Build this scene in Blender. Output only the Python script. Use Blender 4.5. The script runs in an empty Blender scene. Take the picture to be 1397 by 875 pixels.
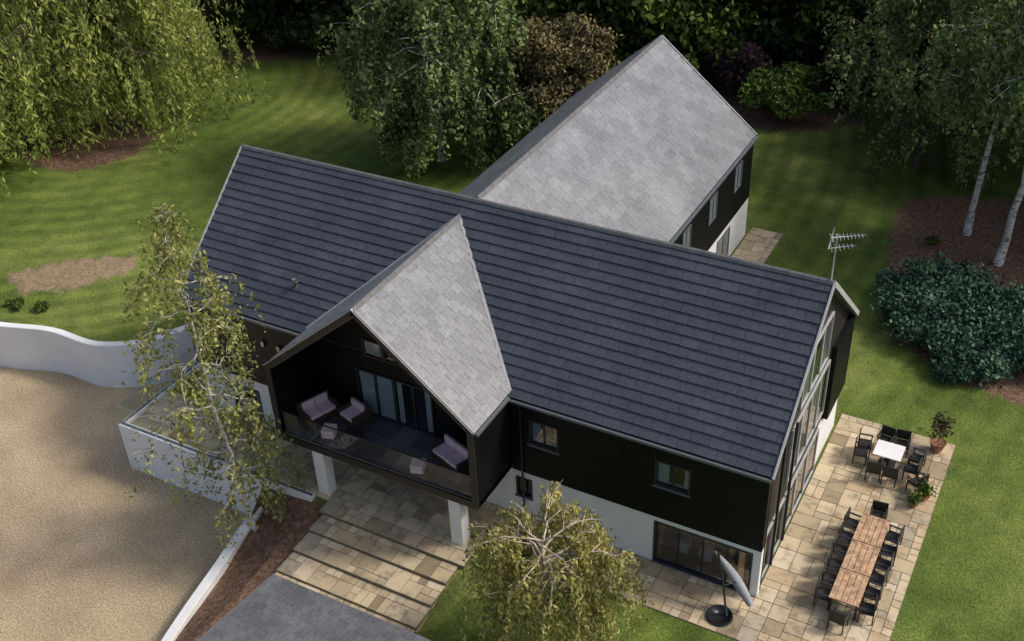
import bpy, math, random
import numpy as np
from mathutils import Vector, Matrix
from mathutils.geometry import delaunay_2d_cdt
random.seed(5)
sc=bpy.context.scene
# ------------------------------------------------------------------ helpers
def link(o,parent=None):
    sc.collection.objects.link(o)
    if parent: o.parent=parent
    return o
def empty(name,loc=(0,0,0)):
    e=bpy.data.objects.new(name,None); e.location=loc; e.empty_display_size=.3; return link(e)
def meshobj(name,V,F,mat,parent=None,smooth=False):
    me=bpy.data.meshes.new(name); me.from_pydata([tuple(v) for v in V],[],[tuple(f) for f in F]); me.update()
    if mat: me.materials.append(mat)
    if smooth:
        me.polygons.foreach_set('use_smooth',[True]*len(me.polygons))
    return link(bpy.data.objects.new(name,me),parent)
def quads(name,V,n,mat,parent=None,k=4):
    me=bpy.data.meshes.new(name); V=np.asarray(V,dtype=np.float32)
    me.vertices.add(len(V)); me.vertices.foreach_set('co',V.ravel())
    me.loops.add(n*k); me.loops.foreach_set('vertex_index',np.arange(n*k,dtype=np.int32))
    me.polygons.add(n); me.polygons.foreach_set('loop_start',np.arange(0,n*k,k,dtype=np.int32))
    me.update(calc_edges=True); me.materials.append(mat)
    return link(bpy.data.objects.new(name,me),parent)
BF=[(0,3,2,1),(4,5,6,7),(0,1,5,4),(1,2,6,5),(2,3,7,6),(3,0,4,7)]
def bx(x0,x1,y0,y1,z0,z1):
    return [(x0,y0,z0),(x1,y0,z0),(x1,y1,z0),(x0,y1,z0),(x0,y0,z1),(x1,y0,z1),(x1,y1,z1),(x0,y1,z1)]
def boxes(name,L,mat,parent=None,bevel=0,M=None):
    V=[];F=[]
    for b in L:
        n=len(V); V+=bx(*b); F+=[tuple(n+i for i in f) for f in BF]
    if M is not None: V=[M@Vector(v) for v in V]
    o=meshobj(name,V,F,mat,parent)
    if bevel:
        m=o.modifiers.new('b','BEVEL'); m.width=bevel; m.segments=2; m.limit_method='ANGLE'
    return o
def sheets(name,L,mat,parent=None):
    """thin glass panes: one quad through the middle of the thinnest axis of each box"""
    V=[];F=[]
    for b in L:
        n=len(V); d=(b[1]-b[0],b[3]-b[2],b[5]-b[4]); a=d.index(min(d)); m=(b[2*a]+b[2*a+1])/2
        o1,o2=[i for i in range(3) if i!=a]
        for u,v in((0,0),(1,0),(1,1),(0,1)):
            p=[0,0,0]; p[a]=m; p[o1]=b[2*o1+u]; p[o2]=b[2*o2+v]; V.append(tuple(p))
        F.append((n,n+1,n+2,n+3))
    return meshobj(name,V,F,mat,parent)
def tubes(name,paths,mat,parent=None,k=6):
    V=[];F=[]
    for pts,rad in paths:
        n0=len(V); m=len(pts)
        for i,p in enumerate(pts):
            p=Vector(p); t=(Vector(pts[min(i+1,m-1)])-Vector(pts[max(i-1,0)])).normalized()
            a=t.cross(Vector((0,0,1)) if abs(t.z)<.9 else Vector((1,0,0))).normalized(); b=t.cross(a)
            for j in range(k):
                th=2*math.pi*j/k; V.append(p+(a*math.cos(th)+b*math.sin(th))*rad[i])
        for i in range(m-1):
            for j in range(k):
                F.append((n0+i*k+j,n0+i*k+(j+1)%k,n0+(i+1)*k+(j+1)%k,n0+(i+1)*k+j))
        F.append(tuple(n0+j for j in range(k))); F.append(tuple(n0+(m-1)*k+j for j in reversed(range(k))))
    return meshobj(name,V,F,mat,parent,True)
# ------------------------------------------------------------------ materials
class NT:
    def __init__(s,name):
        s.m=bpy.data.materials.new(name); s.m.use_nodes=True; s.t=s.m.node_tree; s.n=s.t.nodes; s.l=s.t.links
        s.b=s.n['Principled BSDF']; s.out=s.n['Material Output']
    def nd(s,t,**kw):
        x=s.n.new(t)
        for k,v in kw.items():
            if k in x.inputs: x.inputs[k].default_value=v
            else: setattr(x,k,v)
        return x
    def co(s): return s.nd('ShaderNodeTexCoord').outputs['Object']
    def noise(s,scale,detail=2,vec=None,rough=.55):
        x=s.nd('ShaderNodeTexNoise'); x.inputs['Scale'].default_value=scale; x.inputs['Detail'].default_value=detail; x.inputs['Roughness'].default_value=rough
        s.l.new(vec or s.co(),x.inputs['Vector']); return x.outputs['Fac']
    def ramp(s,fac,stops):
        r=s.nd('ShaderNodeValToRGB'); e=r.color_ramp.elements
        while len(e)<len(stops): e.new(.5)
        for i,(p,c) in enumerate(stops):
            e[i].position=p; e[i].color=(*c,1) if len(c)==3 else c
        s.l.new(fac,r.inputs[0]); return r.outputs[0]
    def mix(s,fac,a,b,mode='MIX'):
        x=s.nd('ShaderNodeMix',data_type='RGBA',blend_type=mode)
        for sock,v in ((x.inputs[0],fac),(x.inputs[6],a),(x.inputs[7],b)):
            if isinstance(v,(int,float)): sock.default_value=v
            elif isinstance(v,tuple): sock.default_value=(*v,1)
            else: s.l.new(v,sock)
        return x.outputs[2]
    def math(s,op,a,b=0,c=0):
        x=s.nd('ShaderNodeMath',operation=op)
        for i,v in enumerate((a,b,c)):
            if isinstance(v,(int,float)): x.inputs[i].default_value=v
            else: s.l.new(v,x.inputs[i])
        return x.outputs[0]
    def bump(s,h,st,dist=.02):
        b=s.nd('ShaderNodeBump'); b.inputs['Strength'].default_value=st; b.inputs['Distance'].default_value=dist
        s.l.new(h,b.inputs['Height']); s.l.new(b.outputs[0],s.b.inputs['Normal'])
    def island(s): return s.nd('ShaderNodeNewGeometry').outputs['Random Per Island']
    def col(s,c): 
        if isinstance(c,tuple): s.b.inputs['Base Color'].default_value=(*c,1)
        else: s.l.new(c,s.b.inputs['Base Color'])
def simple(name,c,rough=.6,var=.25,scale=3,metal=0,bump=0,bscale=40,spec=.5):
    m=NT(name); d=tuple(max(0,x*(1-var)) for x in c); e=tuple(min(1,x*(1+var)) for x in c)
    m.col(m.ramp(m.noise(scale,2),[(.3,d),(.7,e)])); m.b.inputs['Roughness'].default_value=rough; m.b.inputs['Metallic'].default_value=metal
    m.b.inputs['Specular IOR Level'].default_value=spec
    if bump: m.bump(m.noise(bscale,1),bump)
    return m.m
def tilemat(name,c,rough=.5,spread=.35,spec=.5,hue=0):
    m=NT(name); a=tuple(x*(1-spread) for x in c); b=tuple(x*(1+spread) for x in c)
    base=m.ramp(m.island(),[(0,a),(.5,(c[0]*(1+hue),c[1],c[2]*(1-hue))),(1,b)])
    st=m.ramp(m.noise(.6,3,rough=.6),[(.3,(.82,.82,.82)),(.7,(1.16,1.16,1.14))])
    sp=m.ramp(m.noise(10,2,rough=.75),[(.35,(.82,.82,.82)),(.65,(1.16,1.16,1.16))])
    m.col(m.mix(1,m.mix(1,base,st,'MULTIPLY'),sp,'MULTIPLY'))
    m.b.inputs['Roughness'].default_value=rough; m.b.inputs['Specular IOR Level'].default_value=spec
    return m.m
def leafmat(name,cols,trans=.35,big=.35):
    m=NT(name); n=len(cols)
    base=m.ramp(m.island(),[(i/(n-1),c) for i,c in enumerate(cols)])
    st=m.ramp(m.noise(big,1),[(.38,(.62,.66,.62)),(.62,(1.4,1.35,1.15))])
    c=m.mix(1,base,st,'MULTIPLY')
    d=m.nd('ShaderNodeBsdfDiffuse'); m.l.new(c,d.inputs[0])
    if trans>0:
        t=m.nd('ShaderNodeBsdfTranslucent'); mx=m.nd('ShaderNodeMixShader'); mx.inputs[0].default_value=trans
        m.l.new(c,t.inputs[0]); m.l.new(d.outputs[0],mx.inputs[1]); m.l.new(t.outputs[0],mx.inputs[2]); m.l.new(mx.outputs[0],m.out.inputs[0])
    else: m.l.new(d.outputs[0],m.out.inputs[0])
    return m.m
M_tile=tilemat('slate_tile',(.062,.069,.086),.44,.08)
M_tile_lit=tilemat('sunlit_slate_tile',(.205,.208,.222),.33,.13)  # gable and wing slate, sun sheen painted in as a paler base colour
M_tile3=tilemat('garage_tile',(.12,.122,.128),.5,.15)
M_ridge=simple('ridge_tile',(.13,.13,.13),.6,.2)
M_verge=simple('verge_trim',(.42,.42,.42),.45,.1)
M_gutter=simple('gutter_metal',(.12,.13,.14),.35,.1)
M_dark=simple('anthracite_metal',(.02,.022,.026),.35,.1)
M_bronze=simple('bronze_frame',(.026,.022,.02),.45,.15,spec=.35)
M_clad=simple('black_cladding',(.0045,.0048,.0055),.5,.3,scale=2,spec=.22)
M_white=simple('white_render',(.78,.78,.77),.8,.05,scale=1.2,bump=.12,bscale=60)
M_cush=simple('cushion',(.70,.50,.56),.9,.06)
M_rattan=simple('dark_rattan',(.05,.03,.024),.6,.3,scale=30)
M_black=simple('black_wood',(.02,.018,.016),.5,.3,scale=10)
M_wood=simple('oiled_teak',(.46,.29,.17),.5,.4,scale=6)
M_oak=simple('oak_floor',(.46,.26,.11),.5,.2,scale=3)
M_int=simple('interior_plaster',(.5,.48,.46),.9,.05)
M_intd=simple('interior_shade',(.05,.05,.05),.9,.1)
M_blind=simple('white_blind',(.8,.8,.8),.8,.05)
M_steel=simple('steel',(.5,.5,.5),.3,.1,metal=1)
M_slatefloor=tilemat('slate_paving',(.085,.09,.095),.2,.3)
def pavemat():
    m=NT('sandstone_paving')
    base=m.ramp(m.island(),[(0,(.26,.205,.13)),(.2,(.47,.375,.24)),(.4,(.58,.475,.31)),(.6,(.34,.30,.23)),(.8,(.51,.385,.24)),(1,(.63,.545,.40))])
    st=m.ramp(m.noise(2.0,4,rough=.7),[(.3,(.55,.53,.47)),(.5,(1,1,1)),(.7,(1.12,1.1,1.05))])
    m.col(m.mix(1,base,st,'MULTIPLY')); m.b.inputs['Roughness'].default_value=.8; m.b.inputs['Specular IOR Level'].default_value=.3; return m.m
M_pave=pavemat()
M_mortar=simple('mortar',(.17,.145,.10),.9,.2,scale=8)
M_riser=simple('stone_riser',(.42,.35,.24),.9,.3,scale=3)
M_terra=simple('terracotta',(.3,.13,.07),.8,.2)
M_canvas=simple('grey_canvas',(.3,.31,.33),.9,.1)
M_lead=simple('lead_flashing',(.3,.3,.31),.5,.15)
def barkmat(name,c1,c2):
    m=NT(name); mp=m.nd('ShaderNodeMapping'); mp.inputs['Scale'].default_value=(3,3,9); m.l.new(m.co(),mp.inputs[0])
    m.col(m.ramp(m.noise(1.2,3,mp.outputs[0]),[(.38,c2),(.5,c1)])); m.b.inputs['Roughness'].default_value=.85; return m.m
M_birch=barkmat('birch_bark',(.6,.56,.5),(.14,.12,.1))
M_twig=barkmat('pale_brown_bark',(.52,.44,.34),(.28,.22,.16))
M_bark=barkmat('brown_bark',(.1,.07,.05),(.04,.03,.02))
def glassmat(name,tint,base,k):
    m=NT(name); g=m.nd('ShaderNodeBsdfGlossy'); g.inputs['Roughness'].default_value=.02
    t=m.nd('ShaderNodeBsdfTransparent'); t.inputs[0].default_value=(*tint,1)
    f=m.nd('ShaderNodeLayerWeight'); f.inputs[0].default_value=.5
    fac=m.math('MULTIPLY_ADD',m.math('POWER',f.outputs['Facing'],3.5),k,base)
    mx=m.nd('ShaderNodeMixShader'); m.l.new(fac,mx.inputs[0]); m.l.new(t.outputs[0],mx.inputs[1]); m.l.new(g.outputs[0],mx.inputs[2])
    m.l.new(mx.outputs[0],m.out.inputs[0]); return m.m
M_glass=glassmat('window_glass',(.5,.56,.6),.14,.8)
M_clear=glassmat('balustrade_glass',(.86,.92,.91),.05,.6)
# ------------------------------------------------------------------ ground
def ss(t): t=max(0,min(1,t)); return t*t*(3-2*t)
def hz(x,y):
    z=-.5*ss((-3-y)/3)*ss((16-x)/3)-.8*ss((7.6-x)/2)*ss((-2.5-y)/.8)*(1 if x>4 else 0)
    if 7.4<x<13.1 and y<-2.3: z-=.2
    return z-.01
GZ=-2.0
Bd=[(-600,-6),(-60,-4),(-20,-1.2),(-14,-.4),(-11.5,.1),(-9.2,.8),(-6.7,.9),(-4.9,2.0),(-4.1,3.3),(-1.9,3.4),(-1.9,-2.5),(4.9,-2.5),(5.1,-4.2),(5.3,-5.7),(5.9,-9),(7,-13),(10,-22),(14,-40),(60,-600)]
lower=Bd+[(-600,-600)]
def inpoly(x,y,P):
    c=False;j=len(P)-1
    for i in range(len(P)):
        xi,yi=P[i];xj,yj=P[j]
        if (yi>y)!=(yj>y) and x<(xj-xi)*(y-yi)/(yj-yi)+xi: c=not c
        j=i
    return c
def segd(x,y,a,b):
    ax,ay=a;bx_,by=b;dx=bx_-ax;dy=by-ay;t=max(0,min(1,((x-ax)*dx+(y-ay)*dy)/(dx*dx+dy*dy)))
    return math.hypot(x-ax-t*dx,y-ay-t*dy)
def polyd(x,y,P):
    d=min(segd(x,y,P[i],P[(i+1)%len(P)]) for i in range(len(P)))
    return d if inpoly(x,y,P) else -d
beds=[[(5,-2.6),(7.6,-2.6),(7.8,-8.5),(7.8,-20),(5,-20)],
 [(20.2,27),(20.8,22),(21.3,18.5),(22.5,15.5),(25.5,13.6),(30,13),(36,14),(36,28),(28,30),(22,28.5)],
 [(-23,12.0),(-20,12.2),(-18.2,15.0),(-19,18.5),(-24,19),(-30,17)],
 [(4,32.5),(9,31.5),(14,32.5),(20,38),(28,38),(60,36),(60,70),(-60,70),(-60,30),(-30,27),(-22,27.5),(-15,33),(-8,36),(-2,33)]]
mound=[[(-14.8,3.2),(-12.8,2.4),(-10.8,3.7),(-9.4,6.1),(-10.4,7.0),(-12.8,5.8)]]
pts=[]
def addgrid(x0,x1,y0,y1,s,hole=None):
    x=x0
    while x<=x1:
        y=y0
        while y<=y1:
            if not(hole and hole[0]<x<hole[1] and hole[2]<y<hole[3]):
                pts.append(Vector((x+.13,y+.07)))
            y+=s
        x+=s
addgrid(-34,40,-16,48,.6)
addgrid(-120,120,-100,130,12,(-36,42,-18,50))
pts+= [Vector((a,b)) for a in(-600,-300,0,300,600) for b in(-600,-300,300,600)]+[Vector((600,0)),Vector((600,-40)),Vector((-600,60))]
nb=len(pts); pts+=[Vector(p) for p in Bd]
edges=[(nb+i,nb+i+1) for i in range(len(Bd)-1)]
ov,oe,of,_,_,_=delaunay_2d_cdt(pts,edges,[],0,1e-5)
V=[];idx={};F=[];MI=[];BA=[];MO=[]
for f in of:
    cx=sum(ov[i].x for i in f)/len(f);cy=sum(ov[i].y for i in f)/len(f); lo=inpoly(cx,cy,lower)
    g=[]
    for i in f:
        k=(i,lo)
        if k not in idx:
            idx[k]=len(V); x,y=ov[i].x,ov[i].y
            b=0;mo=0
            if not lo and -70<x<70 and -30<y<80:
                b=max(ss(polyd(x,y,P)/1.2+.5) for P in beds); mo=ss(polyd(x,y,mound[0])/1.0+.5)
            V.append((x,y,GZ if lo else hz(x,y)+.15*mo))
            BA.append(b); MO.append(mo)
        g.append(idx[k])
    F.append(g);MI.append(1 if lo else 0)
m=NT('lawn_grass')
co=m.co(); at=m.nd('ShaderNodeAttribute',attribute_name='bed').outputs['Fac']; at2=m.nd('ShaderNodeAttribute',attribute_name='bare').outputs['Fac']
n1=m.noise(.11,3,rough=.6); n2=m.noise(1.0,3,rough=.7); n3=m.noise(11,2,rough=.8)
g=m.ramp(n1,[(.3,(.066,.106,.021)),(.5,(.115,.158,.034)),(.7,(.20,.228,.064))])
g=m.mix(1,g,m.ramp(n2,[(.3,(.7,.76,.72)),(.7,(1.28,1.22,1.14))]),'MULTIPLY')
g=m.mix(1,g,m.ramp(n3,[(.3,(.6,.63,.6)),(.7,(1.4,1.38,1.35))]),'MULTIPLY')
def rings(loc,scale,dist):
    w=m.nd('ShaderNodeTexWave',wave_type='RINGS',rings_direction='Z'); w.inputs['Scale'].default_value=scale; w.inputs['Distortion'].default_value=dist; w.inputs['Detail'].default_value=1; w.inputs['Detail Scale'].default_value=.2
    mp=m.nd('ShaderNodeMapping'); mp.inputs['Location'].default_value=loc; m.l.new(co,mp.inputs[0]); m.l.new(mp.outputs[0],w.inputs['Vector']); return w.outputs['Fac']
rw=rings((26,-22,0),.28,2.2)
amt=m.ramp(m.noise(.09,1),[(.40,(.25,.25,.25)),(.58,(1,1,1))])
g=m.mix(m.math('MULTIPLY',amt,.85),g,m.mix(1,g,m.ramp(rw,[(.2,(.84,.86,.83)),(.8,(1.16,1.14,1.1))]),'MULTIPLY'))
nb_=m.noise(5,3,rough=.85)
soil=m.ramp(nb_,[(.3,(.06,.035,.022)),(.5,(.16,.095,.062)),(.72,(.30,.20,.14))])
soil2=m.ramp(nb_,[(.3,(.19,.13,.075)),(.5,(.29,.21,.13)),(.72,(.38,.29,.19))])
en=m.math('MULTIPLY',m.math('SUBTRACT',m.noise(1.8,3,rough=.7),.5),1.5)
bm=m.ramp(m.math('ADD',at,en),[(.4,(0,0,0)),(.6,(1,1,1))]); bm2=m.ramp(m.math('ADD',at2,en),[(.32,(0,0,0)),(.75,(1,1,1))])
m.col(m.mix(bm2,m.mix(bm,g,soil),soil2)); m.b.inputs['Roughness'].default_value=.9; m.b.inputs['Specular IOR Level'].default_value=.15
m.bump(m.noise(14,1,rough=.85),.8,.06)
M_grass=m.m
m=NT('gravel')
c=m.ramp(m.noise(14,3,rough=.95),[(.34,(.22,.15,.08)),(.5,(.46,.35,.215)),(.66,(.76,.63,.43))])
c=m.mix(1,c,m.ramp(m.noise(.45,3,rough=.6),[(.3,(.80,.78,.74)),(.7,(1.12,1.11,1.09))]),'MULTIPLY')
m.col(c); m.b.inputs['Roughness'].default_value=.9; m.bump(m.noise(16,2,rough=.9),.8,.035); M_gravel=m.m
ground=meshobj('ground',V,F,M_grass); ground.data.materials.append(M_gravel)
ground.data.polygons.foreach_set('material_index',MI)
a=ground.data.attributes.new('bed','FLOAT','POINT'); a.data.foreach_set('value',BA)
a=ground.data.attributes.new('bare','FLOAT','POINT'); a.data.foreach_set('value',MO)
# ------------------------------------------------------------------ paving
def pave(name,x0,x1,y0,y1,z,seed,parent=None,cell=.3,mat=None,th=.05):
    rg=random.Random(seed); nx=int(round((x1-x0)/cell)); ny=int(round((y1-y0)/cell)); cx=(x1-x0)/nx; cy=(y1-y0)/ny
    occ=[[0]*ny for _ in range(nx)]; L=[]
    for i in range(nx):
        for j in range(ny):
            if occ[i][j]: continue
            opts=[(3,2),(2,3),(2,2),(2,2),(3,2),(2,1),(1,2),(1,1)]; rg.shuffle(opts); opts=opts[:3]+[(1,1)]
            for a,b in opts:
                if i+a<=nx and j+b<=ny and all(not occ[i+p][j+q] for p in range(a) for q in range(b)): break
            for p in range(a):
                for q in range(b): occ[i+p][j+q]=1
            gp=.013; dz=rg.uniform(-.006,.006)
            L.append((x0+i*cx+gp,x0+(i+a)*cx-gp,y0+j*cy+gp,y0+(j+b)*cy-gp,z-th,z+dz))
    e=empty(name); boxes('slabs',L,mat or M_pave,e)
    boxes('mortar_bed',[(x0,x1,y0,y1,z-th-.08,z-.014)],M_mortar,e)
    return e
L_,W,Hr,He=22.1051,9.1777,8.8989,5.0
xg,wg,D,Hg,Heg=9.6323,3.9698,2.18,8.4607,5.1287
xw,ww,Yw,Hrw,Hew,Zb=9.98,4.6,20.9,8.88,5.05,2.05
pave('stone_patio',22.0,26.05,-1.8,9.9,.03,1)
pave('stone_patio',13.3,22.0,-1.8,-.0,.03,2)
pave('stone_terrace',-1.75,7.55,-2.35,-.0,.03,3)
pave('stone_terrace',7.55,13.3,-2.9,-.0,.03,4)
st=empty('stone_steps')
for i,(ya,yb,z) in enumerate([(-3.7,-2.9,-.08),(-4.6,-3.7,-.19),(-5.5,-4.6,-.30),(-8.2,-5.5,-.38)]):
    e=pave('tread_%d'%i,7.7,13.1,ya,yb,z,10+i); e.parent=st
    boxes('riser_%d'%i,[(7.7,13.1,ya+.02,yb,z-.5,z-.135)],M_riser,st)
pave('stone_path',14.6,16.1,15.2,21.6,.03,6)
# ------------------------------------------------------------------ white walls
def smoothpath(P,n=6):
    out=[]
    for i in range(len(P)-1):
        p0=np.array(P[max(i-1,0)]);p1=np.array(P[i]);p2=np.array(P[i+1]);p3=np.array(P[min(i+2,len(P)-1)])
        for k in range(n):
            t=k/n; out.append(.5*((2*p1)+(-p0+p2)*t+(2*p0-5*p1+4*p2-p3)*t*t+(-p0+3*p1-3*p2+p3)*t**3))
    out.append(np.array(P[-1],float)); return out
def wallpath(name,P,th,z0,smooth=True):
    Q=smoothpath(P) if smooth else [np.array(p,float) for p in P]
    V=[];F=[]
    for i,q in enumerate(Q):
        t=Q[min(i+1,len(Q)-1)][:2]-Q[max(i-1,0)][:2]; t=t/np.linalg.norm(t); n=np.array([-t[1],t[0]])*th/2
        a=q[:2]+n;b=q[:2]-n
        V+=[(a[0],a[1],z0),(a[0],a[1],q[2]),(b[0],b[1],q[2]),(b[0],b[1],z0)]
    for i in range(len(Q)-1):
        o=i*4
        for j in range(3): F.append((o+j,o+4+j,o+5+j,o+1+j))
    F.append((0,1,2,3)); n=len(V); F.append((n-1,n-2,n-3,n-4))
    o=meshobj(name,V,F,M_white)
    mo=o.modifiers.new('b','BEVEL'); mo.width=.02; mo.limit_method='ANGLE'
    return o
wallpath('white_garden_wall',[(-60,-4,.25),(-20,-1.2,.25),(-14,-.4,.25),(-11.5,.1,.25),(-9.2,.8,.22),(-6.7,.9,.2),(-4.9,2.0,.2),(-4.1,3.4,.2),(-3.2,4.4,.2)],.32,-2.2)
wallpath('white_driveway_wall',[(5.0,-2.75,-.55),(5.1,-4.2,-.8),(5.3,-5.7,-.95),(5.9,-9,-1.05),(7,-13,-1.1),(10,-22,-1.1),(14,-40,-1.1)],.34,-2.3)
tw=empty('white_terrace_wall')
boxes('front_wall',[(-2.0,7.0,-2.62,-2.36,-2.3,.16)],M_white,tw,.015)
boxes('side_wall',[(-2.02,-1.76,-2.34,3.5,-2.3,.158)],M_white,tw,.015)
gb=empty('glass_balustrade')
sheets('glass_front',[(-1.9+i*1.27+.02,-1.9+(i+1)*1.27-.02,-2.5,-2.488,.2,1.0) for i in range(7)],M_clear,gb)
sheets('glass_side',[(-1.895,-1.883,-2.4+i*1.15+.02,-2.4+(i+1)*1.15-.02,.2,1.0) for i in range(4)],M_clear,gb)
boxes('base_shoe',[(-1.95,7,-2.53,-2.45,.162,.2),(-1.93,-1.85,-2.44,2.3,.16,.2)],M_gutter,gb)
boxes('top_rail',[(-1.93,7,-2.505,-2.48,1.0,1.02),(-1.905,-1.875,-2.46,2.3,1.0,1.02)],M_steel,gb)
# ------------------------------------------------------------------ house
H=empty('modern_house')
def roof(name,O,a,u,LA,LU,nc,tw,mat,seed,slab=.16,lip=.022):
    rg=random.Random(seed); O=Vector(O);a=Vector(a).normalized();u=Vector(u).normalized();n=a.cross(u)
    ch=LU/nc; V=[];F=[]
    def bxx(s0,s1,t0,t1,l0,l1,hb,ht):
        k=len(V)
        for (s,t,h) in [(s0,t0,l0),(s1,t0,l0),(s1,t1,l1),(s0,t1,l1),(s0,t0,hb),(s1,t0,hb),(s1,t1,ht),(s0,t1,ht)]:
            V.append(O+a*s+u*t+n*h)
        F.extend(tuple(k+i for i in f) for f in BF)
    for i in range(nc):
        s=0 if i%2==0 else -tw/2
        while s<LA:
            s0=max(s,0)+.005;s1=min(s+tw,LA)-.005
            if s1-s0>.05:
                d=rg.uniform(-.004,.004); j=rg.uniform(-.006,.006); bxx(s0,s1,i*ch+j*(i>0),min((i+1)*ch+.03,LU),-.03,-.03,lip+d,-.008+d*.5)
            s+=tw
    o=meshobj(name,V,F,mat,H)
    V=[];F=[]; bxx(.01,LA-.01,.01,LU,-slab,-slab,-.032,-.032)
    meshobj(name+'_deck',V,F,M_dark,H)
def ridge(name,p,q,r=.11):
    p=Vector(p);q=Vector(q);L=(q-p).length;n=int(L/.45);V=[];F=[];d=(q-p)/n;s=d.cross(Vector((0,0,1))).normalized()
    for i in range(n):
        k=len(V)
        for e,zz in ((0,0),(.975,.0)):
            c=p+d*(i+e)
            for x,z in ((-r,-.055),(-r*.55,.03),(0,.06),(r*.55,.03),(r,-.055)): V.append(c+s*x+Vector((0,0,z)))
        for j in range(4): F.append((k+j,k+j+1,k+6+j,k+5+j))
        F.append((k,k+1,k+2,k+3,k+4));F.append((k+9,k+8,k+7,k+6,k+5))
    meshobj(name,V,F,M_ridge,H)
s=(Hr-He)/(W/2); LUm=math.hypot(W/2,Hr-He); c_,s_=(W/2)/LUm,(Hr-He)/LUm
roof('main_roof_front',(0,0,He),(1,0,0),(0,c_,s_),L_,LUm,18,.6,M_tile,1,lip=.04)
roof('main_roof_rear',(L_,W,He),(-1,0,0),(0,-c_,s_),L_,LUm,18,.6,M_tile,2,lip=.04)
ridge('main_ridge',(0,W/2,Hr+.01),(L_,W/2,Hr+.01))
LUg=math.hypot(wg,Hg-Heg); cg,sg=wg/LUg,(Hg-Heg)/LUg; yv=(Hg-He)/s
roof('gable_roof_right',(xg+wg,-D,Heg),(0,1,0),(-cg,0,sg),yv+D,LUg,14,.42,M_tile_lit,3,.22)
roof('gable_roof_left',(xg-wg,yv,Heg),(0,-1,0),(cg,0,sg),yv+D,LUg,14,.42,M_tile_lit,4,.22)
ridge('gable_ridge',(xg,-D,Hg+.01),(xg,yv+.1,Hg+.01))
LUw=math.hypot(ww,Hrw-Hew); cw,sw=ww/LUw,(Hrw-Hew)/LUw; ys=W/2+.15
roof('wing_roof_right',(xw+ww,ys,Hew),(0,1,0),(-cw,0,sw),Yw-ys,LUw,15,.6,M_tile_lit,5)
roof('wing_roof_left',(xw-ww,Yw,Hew),(0,-1,0),(cw,0,sw),Yw-ys,LUw,15,.6,M_tile_lit,6)
ridge('wing_ridge',(xw,ys,Hrw+.01),(xw,Yw,Hrw+.01))
def bar(name,p,q,w,h,mat,up=(0,0,1),par=None):
    p=Vector(p);q=Vector(q);d=(q-p).normalized();sd=d.cross(Vector(up)).normalized();uu=sd.cross(d)
    V=[e+sd*x*w/2+uu*y*h/2 for e in(p,q) for x,y in((-1,-1),(1,-1),(1,1),(-1,1))]
    return meshobj(name,V,[(0,1,2,3),(7,6,5,4),(0,4,5,1),(1,5,6,2),(2,6,7,3),(3,7,4,0)],mat,par or H)
for x,nm in((L_+.025,'e'),(-.025,'w')):
    bar('verge_'+nm+'1',(x,-.02,He-.03),(x,W/2,Hr-.03),.05,.16,M_verge); bar('verge_'+nm+'2',(x,W+.02,He-.03),(x,W/2,Hr-.03),.05,.16,M_verge)
bar('gverge_1',(xg+wg,-D-.025,Heg-.06),(xg,-D-.025,Hg-.06),.05,.2,M_bronze); bar('gverge_2',(xg-wg,-D-.025,Heg-.06),(xg,-D-.025,Hg-.06),.05,.2,M_bronze)
bar('gvergetop_1',(xg+wg,-D-.02,Heg+.045),(xg,-D-.02,Hg+.045),.09,.03,M_verge); bar('gvergetop_2',(xg-wg,-D-.02,Heg+.045),(xg,-D-.02,Hg+.045),.09,.03,M_verge)
bar('wverge_1',(xw+ww,Yw+.025,Hew-.03),(xw,Yw+.025,Hrw-.03),.05,.16,M_verge); bar('wverge_2',(xw-ww,Yw+.025,Hew-.03),(xw,Yw+.025,Hrw-.03),.05,.16,M_verge)
ye=(Heg-He)/s
bar('valley_r',(xg+wg,ye-.05,Heg+.035),(xg,yv,Hg+.035),.1,.03,M_lead); bar('valley_l',(xg-wg,ye-.05,Heg+.035),(xg,yv,Hg+.035),.1,.03,M_lead)
boxes('gutters',[(0,xg-wg-.02,-.12,-.01,He-.13,He-.04),(xg+wg+.02,L_,-.12,-.01,He-.13,He-.04),(0,L_,W+.01,W+.12,He-.13,He-.04),
   (xg+wg+.01,xg+wg+.11,-D+.05,-.13,Heg-.12,Heg-.03),(xw+ww+.01,xw+ww+.12,W+.2,Yw,Hew-.13,Hew-.04)],M_gutter,H)
tubes('downpipes',[([(14.0,-.06,He-.1),(14.0,-.04,.03)],[.035,.035]),([(xg-wg-.12,-.06,He-.1),(xg-wg-.12,-.04,.03)],[.035,.035])],M_dark,H,8)
ZC=1.98
def hole_wall_x(name,x0,x1,y0,y1,z0,z1,holes,mat):
    L=[];hs=sorted(holes);x=x0
    for a,b,za,zb in hs:
        if a>x: L.append((x,a,y0,y1,z0,z1))
        if za>z0: L.append((a,b,y0,y1,z0,za))
        if zb<z1: L.append((a,b,y0,y1,zb,z1))
        x=b
    if x<x1: L.append((x,x1,y0,y1,z0,z1))
    return boxes(name,L,mat,H)
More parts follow.
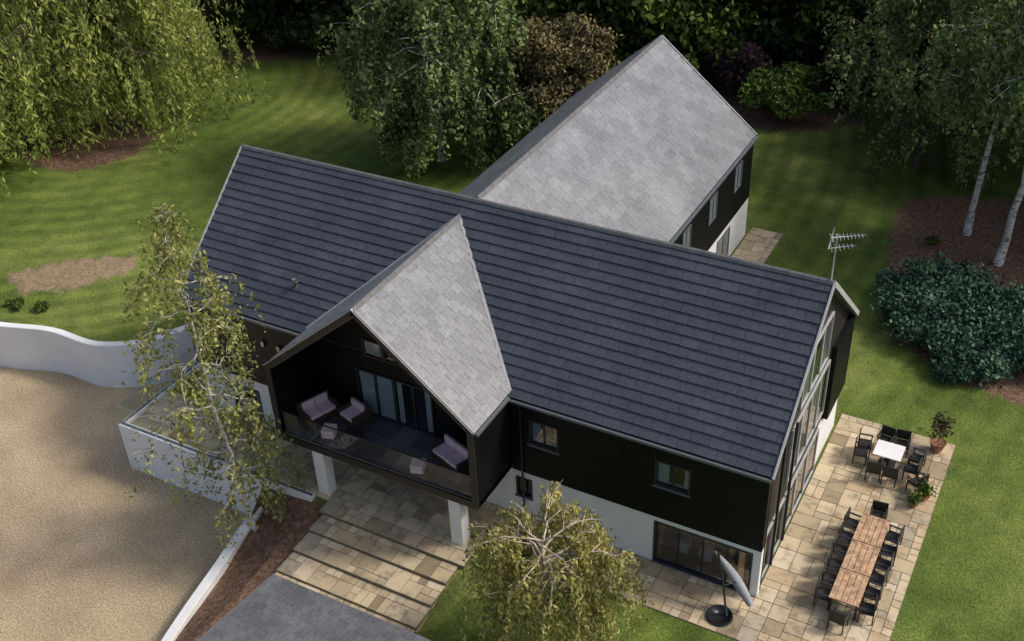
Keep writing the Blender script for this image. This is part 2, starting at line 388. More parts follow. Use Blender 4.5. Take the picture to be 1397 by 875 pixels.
def winx(name,xa,xb,za,zb,y,panes=2,blind=False,fr=.06,mat=None,rec=.12,back=True):
    f=mat or M_dark
    L=[(xa,xb,y-.03,y+rec,za,za+fr),(xa,xb,y-.03,y+rec,zb-fr,zb),(xa,xa+fr,y-.028,y+rec-.002,za+fr,zb-fr),(xb-fr,xb,y-.028,y+rec-.002,za+fr,zb-fr)]
    w=(xb-xa)/panes
    for i in range(1,panes): L.append((xa+i*w-fr*.5,xa+i*w+fr*.5,y+.03,y+rec-.004,za+fr,zb-fr))
    boxes(name+'_frame',L,f,H)
    sheets(name+'_glass',[(xa+fr,xb-fr,y+.05,y+.056,za+fr,zb-fr)],M_glass,H)
    boxes(name+'_sill',[(xa-.04,xb+.04,y-.08,y-.031,za-.04,za)],M_gutter,H)
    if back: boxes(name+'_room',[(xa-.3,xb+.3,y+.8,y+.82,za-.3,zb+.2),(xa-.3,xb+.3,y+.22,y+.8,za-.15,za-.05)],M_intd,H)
    if blind: boxes(name+'_blind',[(xa+fr,xa+fr+(xb-xa)*.3,y+.14,y+.16,za+fr,zb-fr),(xb-fr-(xb-xa)*.16,xb-fr,y+.14,y+.16,za+fr,zb-fr),(xa+fr,xb-fr,y+.13,y+.24,za+.02,za+.055)],M_blind,H)
yf=.04
hole_wall_x('front_cladding_left',.05,xg-wg,yf-.02,.26,ZC,He-.06,[],M_bronze)
hole_wall_x('front_cladding_right',xg+wg,L_-.06,yf-.02,.26,ZC,He-.06,[(14.25,15.3,3.3,4.3),(18.55,19.7,3.3,4.3)],M_clad)
hole_wall_x('front_render',.05,L_-.06,yf,.25,-.3,ZC,[(1.6,2.9,.06,1.55),(4.2,5.1,.06,1.8),(8.6,10.8,.05,1.8),(13.7,14.3,.9,1.72),(18.6,21.8,.04,1.8)],M_white)
def battens(name,x0,x1,y,z0,z1,holes,step=.14,mat=None):
    L=[];x=x0+.05
    while x<x1-.03:
        segs=[(z0,z1)]
        for a,b,za,zb in holes:
            if a-.06<x<b+.05: segs=[(z0,za-.05),(zb+.01,z1)]
        for q in segs: L.append((x,x+.035,y-.01,y-.001,q[0],q[1]))
        x+=step
    boxes(name,L,mat or M_clad,H)
battens('battens_left',.05,xg-wg,yf-.02,ZC,He-.15,[],mat=M_bronze)
battens('battens_right',xg+wg+.02,L_-.06,yf-.02,ZC,He-.15,[(14.25,15.3,3.3,4.3),(18.55,19.7,3.3,4.3)])
winx('bedroom_window_1',14.25,15.3,3.3,4.3,yf,2,True)
winx('bedroom_window_2',18.55,19.7,3.3,4.3,yf,2,True)
winx('terrace_window',1.6,2.9,.06,1.55,yf,2,True)
winx('terrace_door',4.2,5.1,.06,1.8,yf,1)
winx('entrance_door',8.6,10.8,.05,1.8,yf,3)
winx('small_window',13.7,14.3,.9,1.72,yf,1)
winx('sliding_doors',18.6,21.8,.04,1.8,yf,4,fr=.06,mat=M_dark,back=False)
boxes('dining_room_floor',[(17,21.7,.27,5,-.1,.03)],M_oak,H)
boxes('dining_room_walls',[(17,21.7,5,5.1,0,1.95),(16.9,17,.27,5,0,1.95),(17,21.7,.3,5,1.87,1.95)],M_int,H)
boxes('dining_room_furniture',[(19,20.6,1.2,2,.6,.66),(19.1,19.2,1.3,1.4,0,.6),(20.4,20.5,1.8,1.9,0,.6),(19.1,19.5,.75,1.1,.03,.45),(19.9,20.3,.75,1.1,.03,.45)],M_white,H)
boxes('dining_room_curtains',[(18.65,18.8,.3,.36,.05,1.8),(21.5,21.72,.3,.36,.05,1.8)],M_wood,H)
boxes('west_wall',[(.05,.25,.26,W-.05,-.3,ZC)],M_white,H)
def endwall(name,x0,x1,mat,z0=ZC):
    V=[];
    for x in(x0,x1): V+=[(x,.07,z0),(x,W-.07,z0),(x,W-.07,He-.12),(x,W/2,Hr-.2),(x,.07,He-.12)]
    meshobj(name,V,[(0,1,2,3,4),(9,8,7,6,5)]+[(i,(i+1)%5+0,(i+1)%5+5,i+5) for i in range(5)],mat,H)
endwall('west_gable',.03,.25,M_clad)
boxes('rear_wall',[(.3,L_-.3,W-.25,W-.05,-.3,ZC),],M_white,H); boxes('rear_cladding',[(.26,L_-.31,W-.27,W-.03,ZC,He-.08)],M_clad,H)
xe=L_-.1
endwall('east_gable',xe-.25,xe-.12,M_bronze,1.98)
boxes('east_lower_wall',[(xe-.25,xe-.1,.07,.3,0,1.98),(xe-.25,xe-.1,6.4,W-.07,0,1.98)],M_white,H)
boxes('east_corner_fin',[(xe-.11,xe+.06,6.9,9.15,1.98,5.0)],M_clad,H)
def wins_e(name,ys,zs,x,fm,blind=False):
    fr=[];gl=[]
    for i in range(len(ys)-1):
        for j in range(len(zs)-1):
            a,b,c,d=ys[i],ys[i+1],zs[j],zs[j+1]
            fr+=[(x,x+.07,a,b,c,c+.05),(x,x+.07,a,b,d-.05,d),(x+.001,x+.069,a,a+.05,c+.05,d-.05),(x+.001,x+.069,b-.05,b,c+.05,d-.05)]
            gl.append((x+.03,x+.036,a+.05,b-.05,c+.05,d-.05))
    boxes(name+'_frame',fr,fm,H); sheets(name+'_glass',gl,M_glass,H)
    if blind: boxes(name+'_blinds',[(x+.002,x+.008,g[2],g[3],g[4]+(g[5]-g[4])*.0,g[5]) for g in gl[::2]],M_int,H)
wins_e('upper_east_window',[3.1,4.1,5.1,6.1],[5.1,6.9],xe-.115,M_verge,True)
wins_e('upper_middle_east_window',[2.6,3.6,4.6,5.6,6.6],[2.5,4.7],xe-.115,M_verge,True)
wins_e('ground_east_doors',[.3,1.5,2.7,3.9,5.1,6.4],[.03,1.95],xe-.115,M_verge)
boxes('east_mullions',[(xe-.04,xe+.04,y,y+.06,0,4.95) for y in(.35,1.5,2.7)],M_bronze,H)
boxes('east_room_backs',[(xe-.8,xe-.75,.5,6.4,0,1.9)],M_wood,H)
# projecting gable box
boxes('box_side_walls',[(xg+wg-.2,xg+wg-.02,-D,0,Zb,Heg-.1),(xg-wg+.02,xg-wg+.2,-D,0,Zb,Heg-.1)],M_clad,H)
boxes('box_side_battens',[(xg+wg-.02,xg+wg-.01,-D+.1+i*.14,-D+.135+i*.14,Zb,Heg-.1) for i in range(15)],M_clad,H)
boxes('box_floor',[(xg-wg+.02,xg+wg-.02,-D+.002,0,Zb-.001,Zb+.22)],M_bronze,H)
boxes('box_frame',[(xg-wg-.0,xg-wg+.24,-D-.04,-D-.001,Zb-.03,Heg-.05),(xg+wg-.24,xg+wg,-D-.04,-D-.001,Zb-.03,Heg-.05),(xg-wg+.24,xg+wg-.24,-D-.04,-D-.001,Zb-.03,Zb+.24)],M_bronze,H)
pv=pave('balcony_paving',xg-wg+.22,xg+wg-.22,-D+.05,-.02,Zb+.27,22,cell=.4,mat=M_slatefloor,th=.03); pv.parent=H
V=[(xg-wg+.2,0,Zb),(xg+wg-.2,0,Zb),(xg+wg-.2,0,Heg-.05),(xg,0,Hg-.25),(xg-wg+.2,0,Heg-.05)]
V=V+[(a,.2,c) for a,b,c in V]
meshobj('box_back_wall',V,[(4,3,2,1,0),(5,6,7,8,9)],M_clad,H)
def panes(name,xs,z0,z1,y,cur):
    fr=[];gl=[]
    for i in range(len(xs)-1):
        a,b=xs[i],xs[i+1]
        fr+=[(a,b,y-.06,y,z0,z0+.06),(a,b,y-.06,y,z1-.06,z1),(a,a+.05,y-.059,y-.001,z0+.06,z1-.06),(b-.05,b,y-.059,y-.001,z0+.06,z1-.06)]
        gl.append((a+.05,b-.05,y-.03,y-.02,z0+.06,z1-.06))
    boxes(name+'_frame',fr,M_dark,H); sheets(name+'_glass',gl,M_glass,H)
    boxes(name+'_curtain',[(a,b,y-.012,y-.008,z0+.1,z1-.1) for a,b in cur],M_blind,H)
panes('balcony_doors',[7.7,8.45,9.2,9.95,10.7],Zb+.28,4.25,-.005,[(7.8,8.4),(8.5,9.1),(9.3,9.5),(10.4,10.6)])
panes('apex_window',[8.1,8.9,9.6],4.9,5.6,-.005,[(8.2,8.8)])
sheets('balcony_glass',[(xg-wg+.25+i*1.87,xg-wg+.25+i*1.87+1.84,-D+.06,-D+.072,Zb+.25,3.25) for i in range(4)],M_clear,H)
boxes('balcony_rail',[(xg-wg+.2,xg+wg-.2,-D+.045,-D+.09,3.25,3.28)],M_dark,H)
boxes('columns',[(7.0,7.45,-2.14,-1.7,0,Zb-.03),(12.4,12.85,-2.14,-1.7,0,Zb-.03)],M_white,H,.01)
boxes('wall_lights',[(3.6,3.72,-.1,.0,3.9,4.1),(4.3,4.42,-.1,.0,3.9,4.1)],M_steel,H)
tubes('roof_vent',[([(4.6,1.1,5.8),(4.6,1.1,6.2)],[.07,.07]),([(4.6,1.1,6.2),(4.6,1.1,6.28)],[.1,.1])],M_ridge,H,10)
# wing walls
xr=xw+ww-.08; xl=xw-ww+.08
boxes('wing_render',[(xr-.2,xr,W,Yw-.05,-.3,ZC),(xl,xl+.2,W,Yw-.05,-.3,ZC)],M_white,H)
boxes('wing_cladding',[(xr-.2,xr+.02,W,Yw-.02,ZC,Hew-.05),(xl-.02,xl+.2,W,Yw-.02,ZC,Hew-.05)],M_clad,H)
V=[]
for y in(Yw-.25,Yw-.03): V+=[(xl,y,-.3),(xr,y,-.3),(xr,y,Hew-.1),(xw,y,Hrw-.2),(xl,y,Hew-.1)]
meshobj('wing_gable',V,[(0,1,2,3,4),(9,8,7,6,5)],M_clad,H)
def wins_w(name,y0,y1,z0,z1,x):
    fr=[(x,x+.04,y0,y1,z0,z0+.06),(x,x+.04,y0,y1,z1-.06,z1),(x,x+.038,y0,y0+.06,z0+.06,z1-.06),(x,x+.038,y1-.06,y1,z0+.06,z1-.06),(x,x+.036,(y0+y1)/2-.03,(y0+y1)/2+.03,z0+.06,z1-.06)]
    boxes(name+'_frame',fr,M_gutter,H); boxes(name+'_blind',[(x+.002,x+.006,y0+.06,y1-.06,z0+.06,z1-.06)],M_blind,H); sheets(name+'_glass',[(x+.015,x+.02,y0+.06,y1-.06,z0+.06,z1-.06)],M_glass,H)
for i,(a,b,c,d) in enumerate([(12.4,13.3,3.3,4.5),(15.4,16.3,3.3,4.5),(18.5,19.4,3.3,4.5)]): wins_w('wing_window_%d'%i,a,b,c,d,xr+.02)
for i,(a,b,c,d) in enumerate([(16.8,18.4,.3,1.75),(12.5,14.5,.1,1.75)]): wins_w('wing_lower_window_%d'%i,a,b,c,d,xr)
# tv aerial
A=empty('tv_aerial')
mx,my=L_-.1,W/2
P=[([(mx,my,Hr-.6),(mx,my,Hr+1.6)],[.025,.025])]
for z,Lb,n in((Hr+1.5,1.0,9),(Hr+1.15,.7,6)):
    P.append(([(mx-.15,my-.1,z),(mx+Lb*.75,my+Lb*.3,z+.1)],[.018,.018]))
    for i in range(n):
        t=i/(n-1); px,py=mx-.1+t*(Lb*.75),my-.08+t*Lb*.3; w=.22-.1*t
        P.append(([(px+w*.35,py-w*.9,z+.1*t),(px-w*.35,py+w*.9,z+.1*t)],[.01,.01]))
P.append(([(mx-.15,my-.25,Hr+1.2),(mx-.15,my+.2,Hr+1.7)],[.02,.02]));P.append(([(mx-.15,my+.2,Hr+1.2),(mx-.15,my-.25,Hr+1.7)],[.02,.02]))
tubes('mast_and_elements',P,M_verge,A,5)
# ------------------------------------------------------------------ garage at front
G=empty('garage')
ry=-7.9
h_=H; H=G
roof('garage_roof',(16.2,ry,2.95),(-1,0,0),(0,-math.cos(.15),math.sin(.15)),6.0,4.5,16,.3,M_tile3,9,lip=.03)
bar('garage_verge',(10.17,ry,2.95),(10.17,ry-4.4,3.6),.06,.12,M_gutter)
H=h_
boxes('garage_walls',[(10.3,16.1,-12.2,-8.05,-.8,2.75)],M_white,G)
# ------------------------------------------------------------------ furniture
def chair(x,y,r,z=.03,mat=None,name='garden_chair'):
    m=mat or M_black
    L=[(-.24,.24,-.22,.24,.38,.42),(-.24,.24,.2,.245,.45,.85),(-.25,-.21,-.22,-.18,0,.6),(.21,.25,-.22,-.18,0,.6),(-.25,-.21,.2,.24,0,.85),(.21,.25,.2,.24,0,.85),(-.27,-.2,-.24,.2,.6,.63),(.2,.27,-.24,.2,.6,.63),(-.2,.2,-.19,.19,.42,.45)]
    o=boxes(name,L,m,None,.008); o.location=(x,y,z); o.rotation_euler=(random.uniform(-.01,.01),0,r+random.uniform(-.15,.15)); return o
T=empty('dining_table')
tx0,tx1,ty0,ty1=24.1,25.0,.35,4.35
L=[]
for k in range(3):
    a=ty0+k*(ty1-ty0)/3+.02;b=ty0+(k+1)*(ty1-ty0)/3-.02
    for i in range(5):
        w=(tx1-tx0)/5; L.append((tx0+i*w+.008,tx0+(i+1)*w-.008,a+.07,b-.07,.7,.74))
    L+=[(tx0,tx1,a,a+.06,.7,.742),(tx0,tx1,b-.06,b,.7,.742)]
boxes('top_slats',L,M_wood,T,.004)
boxes('legs',[(x,x+.07,y,y+.07,.03,.7) for x in(tx0+.03,tx1-.1) for y in(ty0+.1,ty0+1.4,ty1-1.45,ty1-.17)]+[(tx0+.1,tx1-.1,ty0+.1,ty1-.1,.62,.69)],M_black,T)
for i in range(6):
    y=ty0+.35+i*.66
    chair(tx0-.2,y,math.pi/2); chair(tx1+.2,y,-math.pi/2)
chair(24.55,ty0-.35,math.pi); chair(24.55,ty1+.35,0)
T=empty('white_table')
boxes('top',[(23.65,24.6,7.35,8.2,.68,.72)],M_white,T,.02)
boxes('pedestal',[(24.05,24.2,7.7,7.85,.08,.68),(23.85,24.4,7.5,8.05,.03,.08)],M_black,T)
for x,y,r in((23.85,8.6,0),(24.4,8.65,0),(23.85,6.95,math.pi),(24.4,6.95,math.pi),(23.25,7.6,math.pi/2),(23.25,8.1,math.pi/2),(25.0,7.5,-math.pi/2),(25.05,8.1,-math.pi/2),(25.3,6.9,-2)): chair(x,y,r)
U=empty('cantilever_parasol')
p0,p1=Vector((20.8,-.6,2.05)),Vector((22.05,-.62,.35))
pp=[];rr=[]
for i in range(9):
    t=i/8; pp.append(p0.lerp(p1,t)+Vector((0,0,.12*math.sin(t*3.14)))); rr.append(.03+.13*math.sin(min(1,t*1.15)*2.2)**1.2 if i else .02)
rr[-1]=.1
o=tubes('folded_canopy',[(pp,rr)],M_canvas,U,9); 
tubes('mast',[([(21.5,-1.15,.1),(21.3,-1.1,1.3),(20.95,-.75,2.2)],[.035]*3),([(21.3,-1.1,1.3),(21.6,-.7,1.2)],[.02,.02])],M_dark,U)
tubes('weighted_base',[([(21.3,-1.2,.03),(21.3,-1.2,.14)],[.42,.38])],M_dark,U,20)
zf=Zb+.27
def sofa(name,x,y,w,r):
    e=empty(name,(x,y,zf)); e.rotation_euler=(0,0,r)
    boxes('frame',[(-w/2,w/2,-.38,.38,.05,.3),(-w/2,w/2,.26,.38,.3,.68),(-w/2,-w/2+.12,-.38,.26,.3,.52),(w/2-.12,w/2,-.38,.26,.3,.52)],M_rattan,e,.02)
    n=max(1,int(round(w/.75))); cw_=(w-.28)/n
    boxes('cushions',[(-w/2+.14+i*cw_+.01,-w/2+.14+(i+1)*cw_-.01,-.37,.14,.3,.42) for i in range(n)]+[(-w/2+.14+i*cw_+.01,-w/2+.14+(i+1)*cw_-.01,.14,.26,.36,.72) for i in range(n)],M_cush,e,.03)
sofa('rattan_armchair',7.75,-.55,.95,-.3)
sofa('rattan_sofa',6.5,-.9,1.3,1.2)
sofa('rattan_sofa',11.9,-.9,1.5,-.35)
e=empty('low_table'); boxes('top',[(8.0,8.6,-1.7,-1.2,zf+.3,zf+.34)],M_dark,e,.01); boxes('legs',[(8.03,8.08,-1.67,-1.62,zf,zf+.3),(8.52,8.57,-1.67,-1.62,zf,zf+.3),(8.03,8.08,-1.28,-1.23,zf,zf+.3),(8.52,8.57,-1.28,-1.23,zf,zf+.3)],M_dark,e)
for x,y in((7.45,-1.6),(11.1,-1.75)):
    o=boxes('footstool',[(-.22,.22,-.22,.22,.05,.28),(-.23,.23,-.23,.23,.28,.38)],M_cush,None,.03); o.location=(x,y,zf); o.rotation_euler=(0,0,.3)
# ------------------------------------------------------------------ vegetation
def leaves(name,C,size,mat,parent,rng,aspect=1.8,hang=0.0):
    C=np.asarray(C); n=len(C)
    d=rng.normal(size=(n,3)); d[:,2]=d[:,2]*(1-hang)-hang*1.6; d/=np.linalg.norm(d,axis=1)[:,None]
    e=rng.normal(size=(n,3)); e-=d*(e*d).sum(1)[:,None]; e/=np.linalg.norm(e,axis=1)[:,None]
    s=size*rng.uniform(.6,1.4,(n,1)); a=d*s*aspect*.5; b=e*s*.5
    V=np.stack([C-a,C+b-a*.1,C+a,C-b-a*.1],1).reshape(-1,3)
    return quads(name,V,n,mat,parent)
def tree(name,loc,Ht,R,zb,seed,lm,bm,nbr=26,sub=5,per=22,leaf=.16,sigma=.45,droop=0.,trunk=.16,lean=(0,0),rise=.5,top=.25,twigs=True,asp=1.8,peak=.35,parent=None,minz=.15,strands=3,hang=.6,limb=1.):
    rng=np.random.default_rng(seed); e=empty(name,loc)
    if parent: e.parent=parent
    n=10; tp=[];tr=[]
    wx,wy=0,0
    for i in range(n+1):
        t=i/n; wx+=rng.normal()*.05*Ht/10; wy+=rng.normal()*.05*Ht/10
        tp.append(np.array([lean[0]*t+wx*(t>0),lean[1]*t+wy*(t>0),Ht*.97*t])); tr.append(trunk*(1-.88*t)*(1.25 if i==0 else 1))
    paths=[(tp,tr)]; C=[]
    for k in range(nbr):
        t=(zb/Ht)+(1-zb/Ht)*((k+rng.uniform(0,1))/nbr); t=min(t,.97)
        q=t*n; i=int(q); base=tp[i]*(1-(q-i))+tp[min(i+1,n)]*(q-i)
        u=(t-zb/Ht)/(1-zb/Ht)
        prof=(1-((u-peak)/(1-peak))**2*(1-top)) if u>peak else (.7+.3*u/peak)
        Lb=R*max(prof,.15)*rng.uniform(.65,1.12); az=k*2.4+rng.uniform(-.5,.5); dr=np.array([math.cos(az),math.sin(az),0])
        bp=[]
        wob=rng.normal(size=3)*.08*Lb
        for j in range(6):
            f=j/5; bp.append(base+dr*Lb*f+np.array([0,0,1])*(rise*f-(.35+droop*.1)*f*f)*Lb+wob*math.sin(f*3)+rng.normal(size=3)*.03*Lb*(j>0))
        r0=(trunk*(1-.85*t)*.45+.008)*limb
        paths.append((bp,[r0*(1-.8*j/5) for j in range(6)]))
        for m_ in range(sub):
            f=rng.uniform(.3,1.) ; j=min(int(f*5),4); p=bp[j]+(bp[j+1]-bp[j])*(f*5-j)
            a2=az+rng.uniform(-1.3,1.3); ls=Lb*rng.uniform(.18,.45); d2=np.array([math.cos(a2),math.sin(a2),rng.uniform(-.2,.4)])
            sp=[p,p+d2*ls*.5+np.array([0,0,.05*ls]),p+d2*ls-np.array([0,0,.1*ls])]
            if twigs: paths.append((sp,[r0*.35,r0*.22,r0*.08]))
            ns=strands if droop>0 else 3
            for w_ in range(ns):
                g=rng.uniform(.2,1); pc=sp[0]+(sp[2]-sp[0])*g; m=per
                if droop>0:
                    sl=droop*rng.uniform(.3,1.3); h=rng.uniform(0,1,m); off=rng.normal(size=3)*sigma*.5; off[2]=0
                    cur=dr*.25*sl*rng.uniform(.2,1)+rng.normal(size=3)*.05*sl; cur[2]=0
                    c=pc+off+np.outer(np.sin(h*1.6),cur)+np.stack([rng.normal(size=m)*sigma*.22,rng.normal(size=m)*sigma*.22,-h*sl+.1],1)
                else:
                    c=pc+rng.normal(size=(m,3))*sigma*np.array([1,1,.6])
                C.append(c)
    C=np.concatenate(C); C=C[C[:,2]>minz]
    tubes('trunk_and_limbs',paths,bm,e,5)
    leaves('foliage',C,leaf,lm,e,rng,asp,hang if droop>0 else 0)
    return e
def clone(src,name,loc,rz,sc_,parent=None):
    e=empty(name,loc); e.rotation_euler=(0,0,rz); e.scale=sc_
    if parent: e.parent=parent
    for c in src.children:
        o=bpy.data.objects.new(c.name.split('.')[0],c.data); link(o,e)
    return e
def shrub(name,loc,rx,ry,h,seed,lm,n=6000,leaf=.12,nb=14,spike=0,parent=None):
    rng=np.random.default_rng(seed); e=empty(name,loc)
    if parent: e.parent=parent
    C=[];paths=[]
    for i in range(nb):
        a=rng.uniform(0,6.28); r=math.sqrt(rng.uniform(0,1))*.75; c=np.array([rx*r*math.cos(a),ry*r*math.sin(a),h*(.35+.4*rng.uniform()*(1-r*.5))]); br=min(rx,ry)*rng.uniform(.28,.45)
        m=n//nb; d=rng.normal(size=(m,3)); d/=np.linalg.norm(d,axis=1)[:,None]
        rad=br*(rng.uniform(.55,1.05,(m,1)))*(1+spike*rng.normal(size=(m,1))*.3)
        C.append(c+d*rad*np.array([1,1,.85]))
        paths.append(([(0,0,0),tuple(c*.5+np.array([0,0,.1])),tuple(c)],[.04,.03,.01]))
    C=np.concatenate(C); C=C[C[:,2]>.03]
    tubes('stems',paths,M_bark,e,5); leaves('foliage',C,leaf,lm,e,rng,1.6)
    return e
LM_will=leafmat('willow_leaf',[(.20,.24,.065),(.30,.35,.10),(.42,.46,.17)],.3,.5)
LM_birch=leafmat('birch_leaf',[(.085,.125,.05),(.145,.195,.075),(.23,.28,.12)],0)
LM_lite=leafmat('young_birch_leaf',[(.17,.185,.06),(.26,.27,.095),(.38,.38,.17)],.2,1.)
LM_weep=leafmat('weeping_birch_leaf',[(.20,.19,.065),(.30,.28,.10),(.45,.41,.18)],.2,1.)
LM_dark=leafmat('dark_leaf',[(.02,.032,.014),(.038,.058,.022),(.07,.09,.038)],0)
LM_mid=leafmat('mid_leaf',[(.06,.09,.026),(.10,.145,.038),(.17,.21,.06)],0)
LM_brown=leafmat('bronze_leaf',[(.10,.095,.05),(.165,.14,.075),(.24,.19,.11)],0,1.)
LM_purp=leafmat('purple_leaf',[(.04,.024,.032),(.08,.045,.06),(.14,.08,.105)],0)
LM_jun=leafmat('juniper_leaf',[(.04,.08,.058),(.07,.13,.092),(.13,.20,.145)],0,1.)
LM_rho=leafmat('rhododendron_leaf',[(.06,.105,.025),(.10,.16,.04),(.16,.23,.065)],0,1.)
tree('willow_tree',(-25.0,19.0,0),12.5,8.6,3.2,11,LM_will,M_bark,nbr=48,sub=7,per=30,leaf=.11,sigma=.5,droop=5.0,trunk=.5,rise=.6,top=.5,asp=3.0,strands=8,hang=.85)
tree('willow_tree',(-26.5,9.5,0),9,5.2,2.5,12,LM_will,M_bark,nbr=28,sub=6,per=28,leaf=.11,sigma=.5,droop=4.2,trunk=.4,rise=.55,top=.45,asp=3.0,strands=7,hang=.85)
tree('silver_birch_tree',(-2.4,21.5,0),14,4.8,2.2,21,LM_birch,M_birch,nbr=56,sub=6,per=22,leaf=.14,sigma=.45,droop=2.2,trunk=.18,rise=.5,top=.25,strands=8)
tree('bronze_leaved_tree',(2.6,25.5,0),6.6,2.8,1.0,22,LM_brown,M_bark,nbr=34,sub=6,per=40,leaf=.13,sigma=.4,trunk=.12,rise=.6,top=.5)
tree('silver_birch_tree',(23.6,25.1,0),13.5,3.4,6.2,31,LM_birch,M_birch,nbr=24,sub=5,per=18,leaf=.13,sigma=.4,droop=1.8,trunk=.17,rise=.45,strands=5)
tree('silver_birch_tree',(25.3,23.0,0),13.5,3.4,6.8,32,LM_birch,M_birch,nbr=22,sub=5,per=18,leaf=.13,sigma=.4,droop=1.8,trunk=.19,rise=.45,lean=(.5,0),strands=5)
tree('silver_birch_tree',(26.8,24.5,0),14,3.4,6.8,33,LM_birch,M_birch,nbr=22,sub=5,per=18,leaf=.13,sigma=.4,droop=1.8,trunk=.17,rise=.45,strands=5)
tree('silver_birch_tree',(20.0,31.0,0),12,4.4,2.2,34,LM_birch,M_bark,nbr=38,sub=5,per=18,leaf=.14,sigma=.45,droop=2.2,trunk=.2,rise=.45,strands=6)
tree('young_silver_birch_tree',(5.35,-3.9,-1.0),13.2,2.2,1.6,41,LM_lite,M_birch,nbr=44,sub=5,per=10,leaf=.085,sigma=.25,droop=2.1,trunk=.1,rise=.35,top=.15,minz=.2,strands=4,lean=(-.7,0))
tree('weeping_birch_tree',(17.35,-5.1,-.1),5.5,2.05,3.2,53,LM_weep,M_twig,nbr=22,sub=6,per=20,leaf=.06,sigma=.2,droop=3.0,trunk=.15,rise=.85,top=.7,strands=8,hang=.8,asp=2.6,limb=1.6)
dt=empty('distant_trees')
A1=tree('broadleaf_tree_a',(-24,34,0),13,4.8,1.2,61,LM_dark,M_bark,nbr=46,sub=6,per=20,leaf=.3,sigma=.7,trunk=.3,rise=.5,top=.4,twigs=False,parent=dt)
A2=tree('broadleaf_tree_b',(-8,39,0),14,4.8,1.0,62,LM_mid,M_bark,nbr=46,sub=6,per=24,leaf=.25,sigma=.7,trunk=.3,rise=.5,top=.4,twigs=False,parent=dt)
A3=tree('conifer_tree',(14,41,0),14,4.0,.8,63,LM_dark,M_bark,nbr=60,sub=6,per=16,leaf=.24,sigma=.5,trunk=.3,rise=.05,top=.1,peak=.05,twigs=False,parent=dt)
rr=random.Random(9)
for (x,y,k) in [(-31,32,0),(-18,35,0),(-14,39,1),(-28,40,0),(-20,44,0),(-38,36,0),(-3,35,1),(2,37,1),(6,39,1),(10,42,0),(17,42,1),(21,43,0),(25,42,1),(29,40,2),(31,36,0),(33,31,1),(-12,46,0),(-6,46,1),(0,47,0),(7,48,0),(13,49,0),(36,28,2),(38,38,0),(-42,28,0)]:
    s_=rr.uniform(.85,1.15); clone([A1,A2,A3][k],['broadleaf_tree_a','broadleaf_tree_b','conifer_tree'][k],(x,y,0),rr.uniform(0,6.28),(s_,s_,s_*rr.uniform(.85,1.1)),dt)
shrub('rhododendron_bush',(12.0,34.0,0),3.2,2.2,3.4,71,LM_rho,9000,.14,18)
shrub('purple_shrub',(8.6,35.5,0),2.4,1.8,4.2,72,LM_purp,6000,.15)
shrub('purple_shrub',(15.8,37,0),3.2,2.2,5.0,73,LM_purp,8000,.16)
shrub('purple_shrub',(20.5,38,0),2.8,2.2,4.6,74,LM_purp,7000,.16)
shrub('green_shrub',(4.5,33.5,0),2.6,2.0,3.8,75,LM_mid,8000,.15)
shrub('green_shrub',(0.5,32.5,0),2.6,2.0,3.8,76,LM_mid,8000,.15)
shrub('dark_hedge',(-20.5,31,0),4.5,2.0,3.0,77,LM_dark,9000,.18)
for i,(x,y,r,h) in enumerate([(22.4,17.6,1.8,1.6),(24.2,16.5,1.9,1.8),(26.2,15.6,2.0,1.7),(23.8,18.8,1.8,1.8),(25.8,17.8,1.9,1.8),(27.8,16.6,2.0,1.7),(25.6,14.6,1.4,1.1)]):
    shrub('juniper_shrub',(x,y,0),r,r,h,80+i,LM_jun,7000,.11,17,.8)
for i,(x,y) in enumerate([(24.3,21.5),(26.5,20.5),(22.3,23.4)]): shrub('small_shrub',(x,y,0),.5,.5,.6,90+i,LM_mid,500,.09,5)
for i,(x,y,r) in enumerate([(-12.2,1.6,.6),(-13.4,1.2,.8),(-11.0,1.9,.4)]): shrub('small_shrub',(x,y,0),r,r*.7,.5,95+i,LM_mid,700,.09,6)
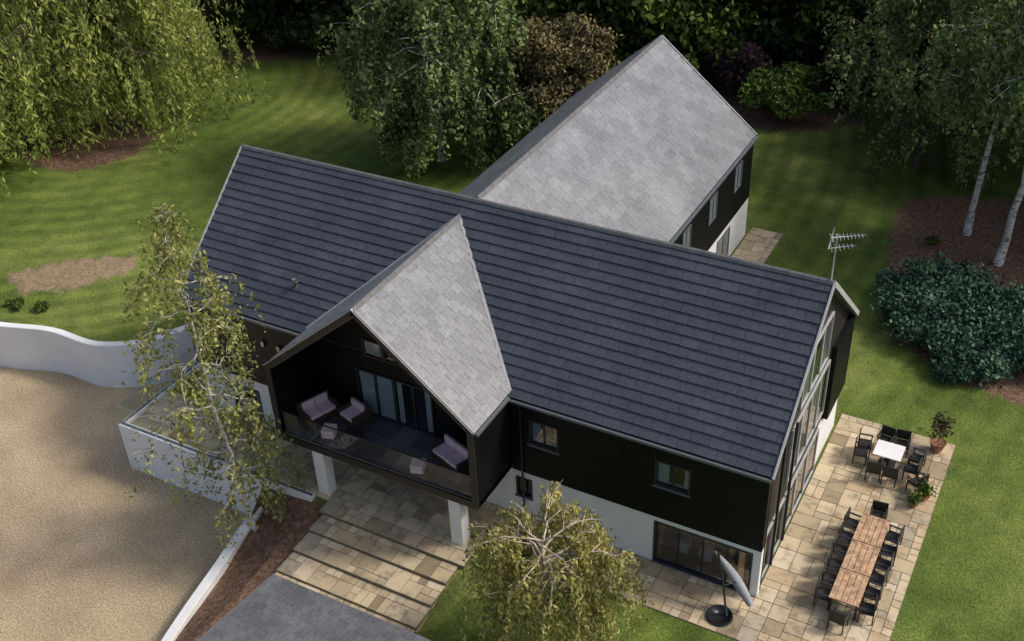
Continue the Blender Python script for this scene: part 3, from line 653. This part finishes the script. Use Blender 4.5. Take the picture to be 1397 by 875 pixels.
def pot(x,y,s,seed,iron=False):
    e=empty('potted_plant',(x,y,.03))
    tubes('pot',[([(0,0,0),(0,0,.3*s),(0,0,.36*s)],[.16*s,.24*s,.26*s])],M_terra,e,14)
    rng=np.random.default_rng(seed); n=300; d=rng.normal(size=(n,3)); C=d*np.array([.17,.17,.2])*s+np.array([0,0,.6*s+(.5 if iron else 0)])
    leaves('leaves',C,.09*s,LM_brown if iron else LM_rho,e,rng)
    tubes('stem',[([(0,0,.3*s),(.02,0,.9*s)],[.02,.012])],M_bark,e)
pot(25.5,9.3,1.1,1,True); pot(25.6,6.6,.8,2); pot(25.4,6.1,.6,3)
# ------------------------------------------------------------------ light & camera
el=math.radians(46); hx,hy=.88,.47; nn=math.hypot(hx,hy); sd=Vector((hx/nn*math.cos(el),hy/nn*math.cos(el),math.sin(el)))
sun=bpy.data.lights.new('sun','SUN'); sun.energy=2.3; sun.angle=math.radians(10); sun.color=(1,.955,.89)
so=link(bpy.data.objects.new('sun',sun)); so.rotation_euler=sd.to_track_quat('Z','Y').to_euler(); so.location=(40,40,60)
w=bpy.data.worlds.new('World'); sc.world=w; w.use_nodes=True
sky=w.node_tree.nodes.new('ShaderNodeTexSky'); sky.sky_type='NISHITA'; sky.sun_disc=False; sky.sun_elevation=el; sky.sun_rotation=math.atan2(hx,hy); sky.dust_density=4.0; sky.ozone_density=.8
bg=w.node_tree.nodes['Background']; bg.inputs[1].default_value=.15; w.node_tree.links.new(sky.outputs[0],bg.inputs[0])
yaw,pit,roll,f=.5241,.6032,-.0467,1561.4
Fv=Vector((-math.sin(yaw)*math.cos(pit),math.cos(yaw)*math.cos(pit),-math.sin(pit)))
R0=Vector((math.cos(yaw),math.sin(yaw),0)); U0=R0.cross(Fv)
R_=R0*math.cos(roll)+U0*math.sin(roll); U_=-R0*math.sin(roll)+U0*math.cos(roll)
cam=bpy.data.cameras.new('camera'); co_=link(bpy.data.objects.new('camera',cam))
mw=Matrix(((R_.x,U_.x,-Fv.x,27.8864),(R_.y,U_.y,-Fv.y,-24.2952),(R_.z,U_.z,-Fv.z,27.3019),(0,0,0,1)))
co_.matrix_world=mw; cam.sensor_width=36; cam.lens=f/1397*36; cam.clip_end=2000; cam.clip_start=.5
sc.camera=co_
sc.view_settings.view_transform='Standard'; sc.view_settings.look='None'; sc.view_settings.exposure=0
